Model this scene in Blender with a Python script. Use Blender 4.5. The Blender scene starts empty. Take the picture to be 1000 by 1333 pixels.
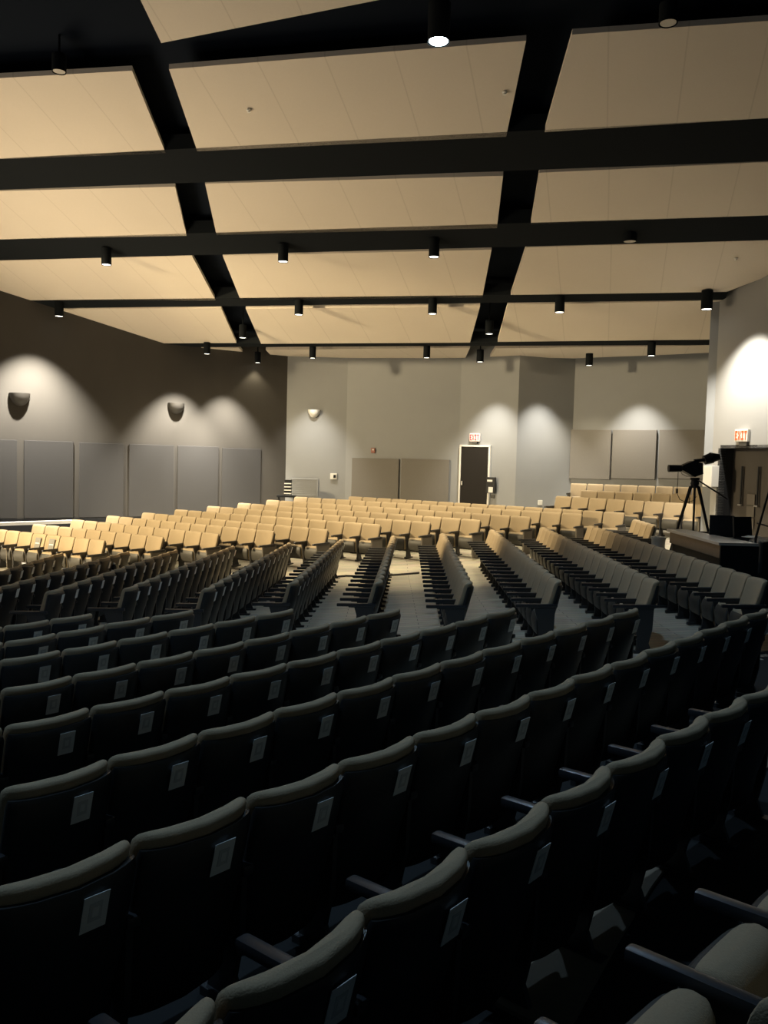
import bpy, bmesh, math, random
import numpy as np
from mathutils import Vector, Matrix
random.seed(4)
C = bpy.context.scene
# ------------------------------------------------------------------ camera
F_PX, HOR, ROLL = 1100.0, 600.0, 0.026
TILT = math.atan((666.5 - HOR) / F_PX)
RA_ = math.atan(ROLL)
EYE = 3.2                                                   # lens height over the stage floor
rt, fw, up0 = Vector((1, 0, 0)), Vector((0, math.cos(TILT), -math.sin(TILT))), Vector((0, math.sin(TILT), math.cos(TILT)))
cr = rt * math.cos(RA_) + up0 * math.sin(RA_)
cu = -rt * math.sin(RA_) + up0 * math.cos(RA_)
cam_d = bpy.data.cameras.new('camera'); cam = bpy.data.objects.new('camera', cam_d); C.collection.objects.link(cam)
cam_d.sensor_fit = 'HORIZONTAL'; cam_d.sensor_width = 36; cam_d.lens = 36 * F_PX / 1000
m = Matrix((cr, cu, -fw)).transposed().to_4x4(); m.translation = Vector((0, 0, EYE)); cam.matrix_world = m
cam_d.clip_end = 300; cam_d.clip_start = 0.05
C.camera = cam
# ------------------------------------------------------------------ view and world
C.view_settings.view_transform = 'Standard'; C.view_settings.look = 'None'
C.view_settings.exposure = 0.0; C.view_settings.gamma = 1.0; C.view_settings.use_curve_mapping = False
C.cycles.max_bounces = 6; C.cycles.diffuse_bounces = 3; C.cycles.glossy_bounces = 2
C.cycles.sample_clamp_indirect = 4
w = bpy.data.worlds.new('hall_air'); C.world = w; w.use_nodes = True
w.node_tree.nodes['Background'].inputs[0].default_value = (0.50, 0.80, 1.0, 1)
w.node_tree.nodes['Background'].inputs[1].default_value = 0.016

def lamp(kind, name, loc, aim, power, col, **kw):
    l = bpy.data.lights.new(name, kind); l.energy = power; l.color = col
    for k, v in kw.items(): setattr(l, k, v)
    o = bpy.data.objects.new(name, l); C.collection.objects.link(o); o.location = loc
    o.rotation_euler = (Vector(aim) - Vector(loc)).to_track_quat('-Z', 'Y').to_euler()
    return o
# stage light at left washes the far block; unseen lamps added to brighten ceiling
lamp('SPOT', 'stage_wash', (-16, 15, EYE + 4.2), (-0.5, 24.7, 1.0), 13500, (1.0, 0.78, 0.45), spot_size=math.radians(50), spot_blend=0.35, shadow_soft_size=0.5)
def up_area(loc, az, el, power, col, sx, sy, spread):
    a, e = math.radians(az), math.radians(el); d = Vector((math.cos(a) * math.cos(e), math.sin(a) * math.cos(e), math.sin(e)))
    lamp('AREA', 'added_ceiling_fill', loc, Vector(loc) + d, power, col, shape='RECTANGLE', size=sx, size_y=sy, spread=math.radians(spread))  # added area lamp out of view, stands in for bounce off the stage
up_area((-11.5, 18, 1.2), 14, 42, 540, (1.0, 0.80, 0.52), 7, 5, 112)
up_area((-12.5, 10, .6), 26, 42, 130, (1.0, 0.88, 0.78), 7, 4, 112)

# ------------------------------------------------------------------ geometry of the room
def ray(x, y):
    u = (x - 500) / F_PX; v = -(y - 666.5) / F_PX
    return (cr * u + cu * v + fw)
def at_Y(x, y, Y):
    r = ray(x, y); return Vector((0, 0, EYE)) + r * (Y / r.y)
def at_H(x, y, H):                                           # H metres below the lens
    r = ray(x, y); return Vector((0, 0, EYE)) + r * (-H / r.z)
def at_seg(x, y, A, B):                                      # on the vertical plane through A and B
    n = Vector((B[1] - A[1], A[0] - B[0], 0)); r = ray(x, y); O = Vector((0, 0, EYE))
    t = n.dot(Vector((A[0], A[1], 0)) - O) / n.dot(r)
    return O + r * t
CA, CB, CC, CFLAT = 11.4, -0.067, -0.306, 3.53
def ceil_z(x, y): return EYE + max(CA + CB * x + CC * y, CFLAT)
def on_ceil(x, y, drop=0.0):
    r = ray(x, y); O = Vector((0, 0, EYE))
    t = (CA - drop) / (r.z - CB * r.x - CC * r.y)
    p = O + r * t
    if r.z > 0 and p.z - EYE < CFLAT - drop: p = O + r * ((CFLAT - drop) / r.z)
    return p
def xy(px, Y): p = at_Y(px, HOR + (px - 500) * ROLL, Y); return (p.x, p.y)
V0 = xy(372.2, 29.5); V1 = xy(450, 29.6); V2 = xy(597, 28.8); V3 = xy(672, 27.7); V4 = xy(744, 28.5); V5 = xy(931, 26.4)
LD = Vector((-.848, -.53)).normalized(); VL = (V0[0] + LD.x * 17, V0[1] + LD.y * 17)
K0 = xy(926.5, 21.6); K1v = Vector((.395, -.919)); K1 = (K0[0] + K1v.x * 8, K0[1] + K1v.y * 8)

# ------------------------------------------------------------------ materials
def mat(name, col, rough=0.7, metal=0.0, noise=0.0, scale=20.0, emit=None, power=0.0, spec=0.5, stretch=None, bump=0.0, col2=None):
    m = bpy.data.materials.new(name); m.use_nodes = True; nt = m.node_tree; b = nt.nodes['Principled BSDF']
    b.inputs['Base Color'].default_value = (*col, 1); b.inputs['Roughness'].default_value = rough
    b.inputs['Metallic'].default_value = metal; b.inputs['Specular IOR Level'].default_value = spec
    if noise or bump:
        tc = nt.nodes.new('ShaderNodeTexCoord'); mp = nt.nodes.new('ShaderNodeMapping'); n = nt.nodes.new('ShaderNodeTexNoise')
        nt.links.new(tc.outputs['Object'], mp.inputs[0]); nt.links.new(mp.outputs[0], n.inputs['Vector'])
        if stretch: mp.inputs['Scale'].default_value = stretch
        n.inputs['Scale'].default_value = scale; n.inputs['Detail'].default_value = 4
        if noise:
            mx = nt.nodes.new('ShaderNodeMix'); mx.data_type = 'RGBA'
            c2 = col2 or tuple(c * (1 - noise) for c in col)
            mx.inputs['A'].default_value = (*col, 1); mx.inputs['B'].default_value = (*c2, 1)
            nt.links.new(n.outputs['Fac'], mx.inputs['Factor']); nt.links.new(mx.outputs['Result'], b.inputs['Base Color'])
        if bump:
            bp = nt.nodes.new('ShaderNodeBump'); bp.inputs['Strength'].default_value = bump; bp.inputs['Distance'].default_value = .01
            nt.links.new(n.outputs['Fac'], bp.inputs['Height']); nt.links.new(bp.outputs[0], b.inputs['Normal'])
    if emit: b.inputs['Emission Color'].default_value = (*emit, 1); b.inputs['Emission Strength'].default_value = power
    return m
M = {}
M['fabric'] = mat('seat_fabric', (.47, .375, .25), .95, noise=.25, scale=180, spec=.2, bump=.3)
M['shell'] = mat('dark_plastic', (.022, .025, .027), .42, spec=.5, noise=.2, scale=60)
M['pan'] = mat('grey_plastic', (.06, .058, .052), .5, noise=.15, scale=30)
M['arm'] = mat('armrest_plastic', (.030, .032, .037), .36, noise=.15, scale=40)
M['metal'] = mat('painted_metal', (.05, .05, .052), .45, metal=.3)
M['end'] = mat('end_panel_laminate', (.15, .135, .115), .6, noise=.2, scale=15)
M['paper'] = mat('paper', (.80, .84, .84), .8)
M['print'] = mat('faint_print', (.62, .66, .67), .8)
M['black'] = mat('black_paint', (.010, .012, .014), .8, spec=.05)
M['deck'] = mat('black_deck', (.009, .012, .018), .9, spec=.03)
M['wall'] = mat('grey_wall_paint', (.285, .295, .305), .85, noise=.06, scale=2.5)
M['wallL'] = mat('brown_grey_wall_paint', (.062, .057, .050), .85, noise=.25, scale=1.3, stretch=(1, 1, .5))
M['wallR'] = mat('pale_wall_paint', (.33, .33, .325), .85, noise=.05, scale=2)
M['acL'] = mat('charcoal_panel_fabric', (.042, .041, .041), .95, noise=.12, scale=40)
M['ac'] = mat('grey_panel_fabric', (.20, .19, .175), .95, noise=.15, scale=40)
M['white'] = mat('white_plastic', (.75, .74, .70), .5)
M['chrome'] = mat('steel', (.5, .5, .5), .3, metal=.9)
M['wood'] = mat('desk_wood', (.30, .215, .14), .5, noise=.35, scale=6, stretch=(1, 1, 8))
M['desktop'] = mat('desk_top_laminate', (.60, .55, .48), .35)
M['doorwood'] = mat('brown_door', (.045, .038, .032), .5, noise=.2, scale=5, stretch=(6, 6, 1))
M['dark'] = mat('dark_equipment', (.014, .015, .017), .5, spec=.25)
M['red'] = mat('red_letters', (.6, .01, .03), .5, emit=(1, .03, .08), power=.8)
M['orange'] = mat('orange_letters', (.75, .12, .02), .6)
M['signface'] = mat('sign_face', (.8, .75, .7), .5, emit=(1, .6, .6), power=.12)
M['lens_on'] = mat('lit_lens', (1, 1, 1), .4, emit=(1, .95, .85), power=5)
M['lens_cool'] = mat('cool_lit_lens', (1, 1, 1), .4, emit=(.75, .97, 1), power=25)
M['lens_off'] = mat('unlit_lens', (.45, .42, .38), .5)
# ceiling panels: pale perforated board with faint seams
def ceiling_material():
    m = mat('ceiling_panel_board', (.70, .60, .47), .9); nt = m.node_tree; b = nt.nodes['Principled BSDF']
    tc = nt.nodes.new('ShaderNodeTexCoord'); mp = nt.nodes.new('ShaderNodeMapping')
    mp.inputs['Rotation'].default_value = (0, 0, .26)
    nt.links.new(tc.outputs['Object'], mp.inputs[0])
    sx = nt.nodes.new('ShaderNodeSeparateXYZ'); nt.links.new(mp.outputs[0], sx.inputs[0])
    d = nt.nodes.new('ShaderNodeMath'); d.operation = 'MULTIPLY'; d.inputs[1].default_value = 1 / 1.22; nt.links.new(sx.outputs[0], d.inputs[0])
    fr = nt.nodes.new('ShaderNodeMath'); fr.operation = 'FRACT'; nt.links.new(d.outputs[0], fr.inputs[0])
    lt = nt.nodes.new('ShaderNodeMath'); lt.operation = 'LESS_THAN'; lt.inputs[1].default_value = .02; nt.links.new(fr.outputs[0], lt.inputs[0])
    n = nt.nodes.new('ShaderNodeTexNoise'); n.inputs['Scale'].default_value = 25; n.inputs['Detail'].default_value = 6; nt.links.new(tc.outputs['Object'], n.inputs['Vector'])
    n2 = nt.nodes.new('ShaderNodeTexNoise'); n2.inputs['Scale'].default_value = .8; nt.links.new(tc.outputs['Object'], n2.inputs['Vector'])
    a = nt.nodes.new('ShaderNodeMath'); a.operation = 'MULTIPLY_ADD'; a.inputs[1].default_value = .5; nt.links.new(n.outputs['Fac'], a.inputs[0])
    a2 = nt.nodes.new('ShaderNodeMath'); a2.operation = 'MULTIPLY'; a2.inputs[1].default_value = .5; nt.links.new(n2.outputs['Fac'], a2.inputs[0]); nt.links.new(a2.outputs[0], a.inputs[2])
    mx = nt.nodes.new('ShaderNodeMix'); mx.data_type = 'RGBA'; mx.inputs['A'].default_value = (.72, .64, .54, 1); mx.inputs['B'].default_value = (.64, .57, .475, 1)
    nt.links.new(a.outputs[0], mx.inputs['Factor'])
    m2 = nt.nodes.new('ShaderNodeMix'); m2.data_type = 'RGBA'; m2.inputs['B'].default_value = (.60, .53, .44, 1)
    nt.links.new(mx.outputs['Result'], m2.inputs['A']); nt.links.new(lt.outputs[0], m2.inputs['Factor'])
    nt.links.new(m2.outputs['Result'], b.inputs['Base Color'])
    return m
M['ceil'] = ceiling_material()
def floor_material():
    m = mat('plank_floor', (.30, .27, .22), .45); nt = m.node_tree; b = nt.nodes['Principled BSDF']
    tc = nt.nodes.new('ShaderNodeTexCoord')
    br = nt.nodes.new('ShaderNodeTexBrick'); br.inputs['Color1'].default_value = (.64, .59, .47, 1); br.inputs['Color2'].default_value = (.50, .465, .38, 1)
    br.inputs['Mortar'].default_value = (.13, .12, .10, 1); br.inputs['Scale'].default_value = 1.0; br.inputs['Mortar Size'].default_value = .006
    br.inputs['Brick Width'].default_value = 1.2; br.inputs['Row Height'].default_value = .16
    nt.links.new(tc.outputs['Object'], br.inputs['Vector'])
    n = nt.nodes.new('ShaderNodeTexNoise'); n.inputs['Scale'].default_value = 3; n.inputs['Detail'].default_value = 6
    mp = nt.nodes.new('ShaderNodeMapping'); mp.inputs['Scale'].default_value = (1, 6, 1); nt.links.new(tc.outputs['Object'], mp.inputs[0]); nt.links.new(mp.outputs[0], n.inputs['Vector'])
    mx = nt.nodes.new('ShaderNodeMix'); mx.data_type = 'RGBA'; mx.blend_type = 'MULTIPLY'; mx.inputs['Factor'].default_value = .4
    nt.links.new(br.outputs['Color'], mx.inputs['A']); nt.links.new(n.outputs['Color'], mx.inputs['B']); nt.links.new(mx.outputs['Result'], b.inputs['Base Color'])
    return m
M['floor'] = floor_material()
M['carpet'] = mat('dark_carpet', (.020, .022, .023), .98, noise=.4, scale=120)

# ------------------------------------------------------------------ mesh helpers
def box_bm(bm, cx, cy, cz, sx, sy, sz, rot=None, bevel=0.0):
    r = bmesh.ops.create_cube(bm, size=1.0)
    vs = r['verts']
    M4 = Matrix.Translation((cx, cy, cz)) @ (rot.to_4x4() if rot else Matrix.Identity(4)) @ Matrix.Diagonal((sx, sy, sz, 1))
    bmesh.ops.transform(bm, matrix=M4, verts=vs)
    if bevel:
        es = list({e for v in vs for e in v.link_edges})
        bmesh.ops.bevel(bm, geom=es, offset=bevel, segments=2, affect='EDGES', profile=.6)
def prism_bm(bm, pts, vec):                                  # polygon pts (3D) extruded by vec
    a = [bm.verts.new(p) for p in pts]; b = [bm.verts.new(Vector(p) + Vector(vec)) for p in pts]; n = len(pts)
    bm.faces.new(a); bm.faces.new(b[::-1])
    for i in range(n): bm.faces.new((a[i], b[i], b[(i + 1) % n], a[(i + 1) % n]))
def tube_bm(bm, p0, p1, r0, r1=None, seg=10):
    r1 = r0 if r1 is None else r1; p0, p1 = Vector(p0), Vector(p1); d = (p1 - p0).normalized()
    a = d.orthogonal().normalized(); b = d.cross(a)
    A = [bm.verts.new(p0 + (a * math.cos(t) + b * math.sin(t)) * r0) for t in [2 * math.pi * i / seg for i in range(seg)]]
    B = [bm.verts.new(p1 + (a * math.cos(t) + b * math.sin(t)) * r1) for t in [2 * math.pi * i / seg for i in range(seg)]]
    for i in range(seg): bm.faces.new((A[i], A[(i + 1) % seg], B[(i + 1) % seg], B[i]))
    bm.faces.new(A[::-1]); bm.faces.new(B)
def path_bm(bm, pts, r, seg=6):
    for p, q in zip(pts[:-1], pts[1:]): tube_bm(bm, p, q, r, seg=seg)
def lathe_bm(bm, prof, seg=20, ang=2 * math.pi, loc=(0, 0, 0)):
    full = abs(ang - 2 * math.pi) < 1e-6; n = seg if full else seg + 1; rings = []
    for r, z in prof:
        rings.append([bm.verts.new((loc[0] + r * math.cos(ang * i / seg), loc[1] + r * math.sin(ang * i / seg), loc[2] + z)) for i in range(n)])
    for a, b in zip(rings[:-1], rings[1:]):
        for i in range(n if full else n - 1):
            j = (i + 1) % n
            bm.faces.new((a[i], a[j], b[j], b[i]))
    if prof[0][0] > 1e-4: bm.faces.new(rings[0][::-1])
    if prof[-1][0] > 1e-4: bm.faces.new(rings[-1])
def mesh(name, bm, material, smooth=False):
    bmesh.ops.remove_doubles(bm, verts=bm.verts, dist=1e-5)
    bmesh.ops.recalc_face_normals(bm, faces=bm.faces)
    me = bpy.data.meshes.new(name); bm.to_mesh(me); bm.free()
    me.materials.append(M[material] if isinstance(material, str) else material)
    if smooth:
        for p in me.polygons: p.use_smooth = True
        try: me.set_sharp_from_angle(angle=math.radians(50))
        except Exception: pass
    return me
def link(name, me, parent=None, loc=None):
    o = bpy.data.objects.new(name, me); C.collection.objects.link(o)
    if parent: o.parent = parent
    if loc is not None: o.location = loc
    return o
def obj(name, bm, material, parent=None, smooth=False): return link(name, mesh(name, bm, material, smooth), parent)
def thing(name, label, cat, loc=(0, 0, 0), rz=0.0, group=None):
    o = bpy.data.objects.new(name, None); C.collection.objects.link(o); o.location = loc; o.rotation_euler = (0, 0, rz)
    o.empty_display_size = .2
    o['label'] = label; o['category'] = cat
    if group: o['group'] = group
    return o
def tag(o, label, cat, group=None):
    o['label'] = label; o['category'] = cat
    if group: o['group'] = group
    return o
def struct(name, bm, material, smooth=False):
    o = obj(name, bm, material, None, smooth); o['kind'] = 'structure'; return o
def new(): return bmesh.new()

# ------------------------------------------------------------------ rows of seats (end points of the back tops, drop below the lens, number of seats)
PITCH_N = .55
N_ROWS = [
 [(295,1310),(502,1177),(624,1104),(724,1044),(805.5,999),(874,962.5),(929,931),(977.5,907.5)],
 [(186,1097),(336,1037),(457,994),(547,960),(626,927),(695,904),(757,884),(807,861),(849,850),(886,835),(922,822),(950,811),(977,801)],
 [(149,989),(270,955),(366,925),(451,902),(519,882),(580,862),(635,847),(684,834),(732,821),(766,811),(802,799),(836,792)],
 [(15,941),(122,925),(222,902),(306,882),(380,861),(442,847),(502,834),(551,821),(599,810),(641,799),(675,792)],
 [(7,896),(100,882),(185,865),(257.5,846),(324,835),(384,822.5),(435,811),(482,801),(526,792)],
 [(6,860),(82,847.5),(157,834),(225,821),(285,811),(339,802),(386,792)],
 [(10,836),(77,824),(142,812),(201,804),(256,793)],
 [(8,816),(69,806),(125,799)]]
N_H = [1.32, 1.37, 1.44, 1.52, 1.58, 1.65, 1.73, 1.81]
N_EXTRA = [(2, 1), (2, 1), (1, 0), (1, 0), (1, 0), (1, 0), (1, 0), (1, 0)]
M_ROWS = [((855,684),(828,676),1.27,4),((1003,757),(770,684),1.39,19),((860,758),(708,686),1.47,19),((731,758),(642,689),1.55,18),((613,760),(578,694),1.64,17),
 ((494,759),(514,697),1.73,16),((382,759),(446,702),1.81,15),((269,767),(379,706),1.89,14),((166,766),(306,710),1.96,13),((65,770),(232,715),2.02,12),
 ((-45,777),(170,717),2.07,12),((-60,762),(84,719),2.11,9)]
F_ROWS = [((28,694),(-45,688),2.10,4),((140,703.5),(-20,687),2.04,9),((216,699),(46,682),1.97,9),((288,695),(96,676),1.84,10),((360,691.6),(142,671),1.74,11),((430,689.5),(188,667),1.66,12),
 ((498,683),(230,663),1.58,13),((563,680),(272,658.5),1.50,14),((628,677),(312,654.5),1.42,15),((693,673),(349,650.5),1.335,16),((760,669),(385,646.5),1.25,17),((815,667.5),(456,646),1.18,16)]
R_ROWS = [((922,657),(725.5,645.5),.93,8),((925,645),(757,638),.74,7),((925,635.2),(743.5,629),.56,8)]
BACK = .92
SEATS = []   # (block, row, index from the near end, n, centre, dir, pitch, floor z, first, last, total)
samples = []
for r, (pts, H) in enumerate(zip(N_ROWS, N_H)):
    Q = np.array([[*at_H(x, y, H)][:2] for x, y in pts]); k = np.arange(len(Q)) * 1.0
    deg = 2 if len(Q) > 4 else 1
    cxp, cyp = np.polyfit(k, Q[:, 0], deg), np.polyfit(k, Q[:, 1], deg)
    a, b = N_EXTRA[r]; lo, hi = -a, len(Q) - 1 + b; n = hi - lo
    P = lambda s: np.array([np.polyval(cxp, s), np.polyval(cyp, s)])
    for i in range(n):
        p, q = P(lo + i), P(lo + i + 1)
        d = (q - p); L = np.hypot(*d); d = d / L
        SEATS.append(['N', r, i, n, (p + q) / 2, d, L, EYE - H - BACK, i == 0, i == n - 1])
        samples.append((*(p + q) / 2, EYE - H - BACK))
def straight(block, rows):
    for r, (a, b, H, n) in enumerate(rows):
        A = np.array([*at_H(*a, H)][:2]); B = np.array([*at_H(*b, H)][:2]); L = np.hypot(*(B - A)) / n; d = (B - A) / (L * n)
        for i in range(n):
            c = A + d * L * (i + .5)
            SEATS.append([block, r, i, n, c, d, L, EYE - H - BACK, i == 0, i == n - 1])
            if i % 2 == 0 or i == n - 1: samples.append((*c, EYE - H - BACK))
straight('M', M_ROWS); straight('F', F_ROWS); straight('R', R_ROWS)
# the row the picture is taken from: two seats at the lower right
HO = 1.36
oA = np.array([*at_H(855, 1235, HO)][:2]); oB = np.array([*at_H(942, 1160, HO)][:2]); od = (oB - oA) / np.hypot(*(oB - oA)); of = np.array([-od[1], od[0]])
OPITCH = float(np.hypot(*(oB - oA)))
print('O row', oA, oB, OPITCH)
for i in range(3):
    c = oA - of * .38 + od * OPITCH * (i - .5)     # back line of the seats
    SEATS.append(['O', 0, i, 3, c - of * .13, od, OPITCH, EYE - HO - .64, False, False])
    samples.append((*c, EYE - HO - .64))
for s in SEATS: s[4] = s[4] + np.array([-s[5][1], s[5][0]]) * .13      # from the back's top edge to the seat's origin
# floor: a smooth surface through the feet of all rows
for x, y, z in ((-13, 17, .15), (-9, 9, .2), (-6, 3, .5), (9, 12, 1.05), (8, 17, 1.05), (6.0, 15, .98), (4, 1, 1.3), (0, -1, 1.3), (9.3, 20, 1.1), (8, 4, 1.2), (-2.5, 29, 1.3), (3, 28.6, 1.5), (9.5, 26.2, 1.9), (7, 28, 1.85), (-14, 21, .2), (-10, 24.5, .3), (-6, 27.5, .8)):
    samples.append((x, y, z))
S = np.array(samples)
def tps_fit(S, lam=.05):
    n = len(S); d = np.hypot(S[:, None, 0] - S[None, :, 0], S[:, None, 1] - S[None, :, 1]) + 1e-9
    K = d ** 2 * np.log(d) + lam * np.eye(n); P = np.c_[np.ones(n), S[:, :2]]
    A = np.zeros((n + 3, n + 3)); A[:n, :n] = K; A[:n, n:] = P; A[n:, :n] = P.T
    return np.linalg.solve(A, np.r_[S[:, 2], 0, 0, 0])
TW = tps_fit(S)
def floor_at(x, y):
    x = np.atleast_1d(x).astype(float); y = np.atleast_1d(y).astype(float)
    d = np.hypot(x[:, None] - S[None, :, 0], y[:, None] - S[None, :, 1]) + 1e-9
    return (d ** 2 * np.log(d)) @ TW[:len(S)] + TW[len(S)] + TW[len(S) + 1] * x + TW[len(S) + 2] * y
def fz(x, y): return float(floor_at(x, y)[0])
bm = new(); nx, ny = 190, 210; X = np.linspace(-19, 13, nx); Yg = np.linspace(-3, 32, ny); GX, GY = np.meshgrid(X, Yg); Z = floor_at(GX.ravel(), GY.ravel()).reshape(GX.shape)
Z = np.clip(Z, -.3, 2.2)
gv = [[bm.verts.new((GX[j, i], GY[j, i], Z[j, i])) for i in range(nx)] for j in range(ny)]
for j in range(ny - 1):
    for i in range(nx - 1): bm.faces.new((gv[j][i], gv[j][i + 1], gv[j + 1][i + 1], gv[j + 1][i]))
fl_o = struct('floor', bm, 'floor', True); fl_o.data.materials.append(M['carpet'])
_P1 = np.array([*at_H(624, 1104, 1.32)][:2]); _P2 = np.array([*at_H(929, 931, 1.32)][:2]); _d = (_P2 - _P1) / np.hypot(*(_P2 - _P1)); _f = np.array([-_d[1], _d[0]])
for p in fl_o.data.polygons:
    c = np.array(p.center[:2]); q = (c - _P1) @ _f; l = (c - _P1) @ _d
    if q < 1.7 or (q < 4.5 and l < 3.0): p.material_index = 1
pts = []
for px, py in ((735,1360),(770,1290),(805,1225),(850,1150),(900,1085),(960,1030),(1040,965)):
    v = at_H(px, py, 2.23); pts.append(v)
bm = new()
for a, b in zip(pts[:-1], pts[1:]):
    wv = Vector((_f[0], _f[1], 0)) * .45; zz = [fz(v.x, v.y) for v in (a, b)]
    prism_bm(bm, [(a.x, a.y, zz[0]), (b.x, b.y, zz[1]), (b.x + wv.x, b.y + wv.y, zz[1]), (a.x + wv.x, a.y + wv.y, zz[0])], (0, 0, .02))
struct('trim_7', bm, mat('painted_lit_floor', (.30, .24, .17), .8, noise=.3, scale=9))  # light falling between the seat legs, painted as a tan strip on the floor

# ------------------------------------------------------------------ walls and ceiling
def wall_pts(bm, A, B, z0=-.6, top=None, z1=None):
    A, B = Vector((*A, 0)), Vector((*B, 0)); d = (B - A).normalized(); n = Vector((d.y, -d.x, 0))
    if n.dot(-A) > 0: n = -n                                  # thickness goes away from the lens
    ta = z1 if z1 is not None else ceil_z(A.x, A.y) + .52; tb = z1 if z1 is not None else ceil_z(B.x, B.y) + .52
    prism_bm(bm, [(A.x, A.y, z0), (B.x, B.y, z0), (B.x, B.y, tb), (A.x, A.y, ta)], n * .2)
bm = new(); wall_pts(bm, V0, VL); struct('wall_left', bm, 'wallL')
bm = new()
for a, b in ((V0, V1), (V1, V2), (V2, V3), (V3, V4), (V4, V5)): wall_pts(bm, a, b)
struct('wall_back', bm, 'wall')
bm = new(); wall_pts(bm, V5, K0); struct('wall_side', bm, 'wall')
# right wall with a recessed doorway
OT = at_seg(945, 583.5, K0, K1).z
O0 = at_seg(936.5, 611, K0, K1); s0 = (O0.xy - Vector(K0)).length; s1 = s0 + 2.3
kp = lambda s, off=0.0: (K0[0] + K1v.x * s + .919 * off, K0[1] + K1v.y * s + .395 * off)   # off > 0 goes into the wall
bm = new(); wall_pts(bm, kp(0), kp(s0)); wall_pts(bm, kp(s0), kp(s1), z0=OT); wall_pts(bm, kp(s1), K1)
struct('wall_right', bm, 'wallR')
bm = new(); fl = .6
for pa, pb in ((kp(s0), kp(s0, .45)), (kp(s1), kp(s1, .45))): 
    A, B = Vector((*pa, fl)), Vector((*pb, fl)); t = K1v.to_3d() * (-.06 if pa == kp(s0) else .06)
    prism_bm(bm, [A, B, B + Vector((0, 0, OT - fl)), A + Vector((0, 0, OT - fl))], t)
prism_bm(bm, [(*kp(s0), OT), (*kp(s1), OT), (*kp(s1, .45), OT), (*kp(s0, .45), OT)], (0, 0, .08))
struct('trim_1', bm, 'dark')
bm = new(); prism_bm(bm, [(*kp(s0, .45), fl), (*kp(s1, .45), fl), (*kp(s1, .45), OT), (*kp(s0, .45), OT)], (.06, .03, 0)); d2 = struct('door_2', bm, 'doorwood')
for k in (0, 1):
    s = s0 + .36 + .52 * k; bm = new()
    p0 = Vector((*kp(s, .39), EYE - .85)); p1 = Vector((*kp(s, .39), EYE + .1)); tube_bm(bm, p0, p1, .025); obj('door_pull', bm, 'dark', d2)
    bm = new(); box_bm(bm, *kp(s, .37), EYE - .87, .10, .05, .035, Matrix.Rotation(-1.16, 3, 'Z')); obj('pull_bracket', bm, 'chrome', d2)
for z in (EYE - .72, EYE - 1.02, EYE - 1.32):
    bm = new(); q = kp(s0 + .66, .42); box_bm(bm, q[0], q[1], z, .24, .01, .26, Matrix.Rotation(-1.166, 3, 'Z')); o = obj('door_notice', bm, mat('brown_notice', (.085, .075, .065), .6), d2)

# deck above the panels
bm = new(); DX = np.linspace(-19, 13, 9); DY = list(np.linspace(2, 25.6, 8)) + [26, 27, 28, 29, 30, 31]
dv = [[bm.verts.new((x, y, ceil_z(x, y) + .5)) for x in DX] for y in DY]
for j in range(len(DY) - 1):
    for i in range(len(DX) - 1): bm.faces.new((dv[j][i], dv[j][i + 1], dv[j + 1][i + 1], dv[j + 1][i]))
struct('ceiling', bm, 'deck')
# hung ceiling panels, each a board of its own
def cpoly(pts): return [on_ceil(*p) for p in pts]
def subdiv_edge(a, b, n): return [(a[0] + (b[0] - a[0]) * i / n, a[1] + (b[1] - a[1]) * i / n) for i in range(n)]
row_w = ['nearest', 'second', 'third', 'fourth', 'fifth', 'last']
PANELS = [
 ('acoustic ceiling panel nearest the viewer, cut at a slant beside the black deck', [(120,-130),(210,56),(493,0),(800,-60),(800,-130)]),
 ('wide ceiling panel in the nearest full row, beside the left wall', [(-60,105),(172,92),(216,200),(-60,209)]),
 ('wide middle ceiling panel in the nearest full row, under the bright lamp', [(220,90),(685,53),(659,178),(257,197)]),
 ('wide ceiling panel in the nearest full row, on the side of the camera desk', [(745,45),(1060,23),(1060,150),(709,172)]),
 ('ceiling panel on the left wall side, second full row, just beyond the thickest beam', [(-60,250),(228,243),(243,307),(-60,313)]),
 ('middle ceiling panel of the second full row, just beyond the thickest black beam', [(267,239),(655,229),(647,297),(282,306)]),
 ('ceiling panel on the camera desk side, second full row beyond the thickest beam', [(702,225),(1060,208),(1060,278),(691,292)]),
 ('ceiling panel on the left wall side with a downlight below its edge, third full row', [(-60,341),(250,333),(281,391),(22,391),(-60,374)]),
 ('middle ceiling panel of the third full row, two downlights hanging before it', [(290,333),(640,325),(628,387),(313,390)]),
 ('ceiling panel meeting the lit right wall, third full row', [(685,322),(1030,312),(1020,352),(946,380),(665,384)]),
 ('narrow wedge-ended ceiling panel along the dark left wall, fourth full row', [(62,402),(288,401),(308,446.5),(208,447)]),
 ('middle ceiling panel of the fourth full row, above the back wall', [(320,402),(625,399),(612,446),(340,447.5)]),
 ('ceiling panel of the fourth full row, right of the second gap, by two downlights', [(661,397),(944,391),(933,442),(648,445)]),
 ('smallest ceiling panel, a sliver at the back end of the left wall', [(247,452.5),(311,453.5),(324,465)]),
 ('thin ceiling panel along the back wall between the two black gaps', [(346,455.5),(612,452.5),(606,466),(540,466.5),(470,466.5),(357,467)]),
 ('thin ceiling panel along the back wall above the raised side seats', [(645,453.5),(932,449.5),(928,459),(840,463),(747,466.5),(638,464.5)])]
for lab, pts in PANELS:
    P3 = cpoly(pts); c = sum(P3, Vector()) / len(P3); bm = new(); prism_bm(bm, [p - c for p in P3], (0, 0, .09)); o = obj('ceiling_panel', bm, 'ceil')
    o.location = c; tag(o, lab, 'ceiling panel', 'hung ceiling panels')
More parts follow.
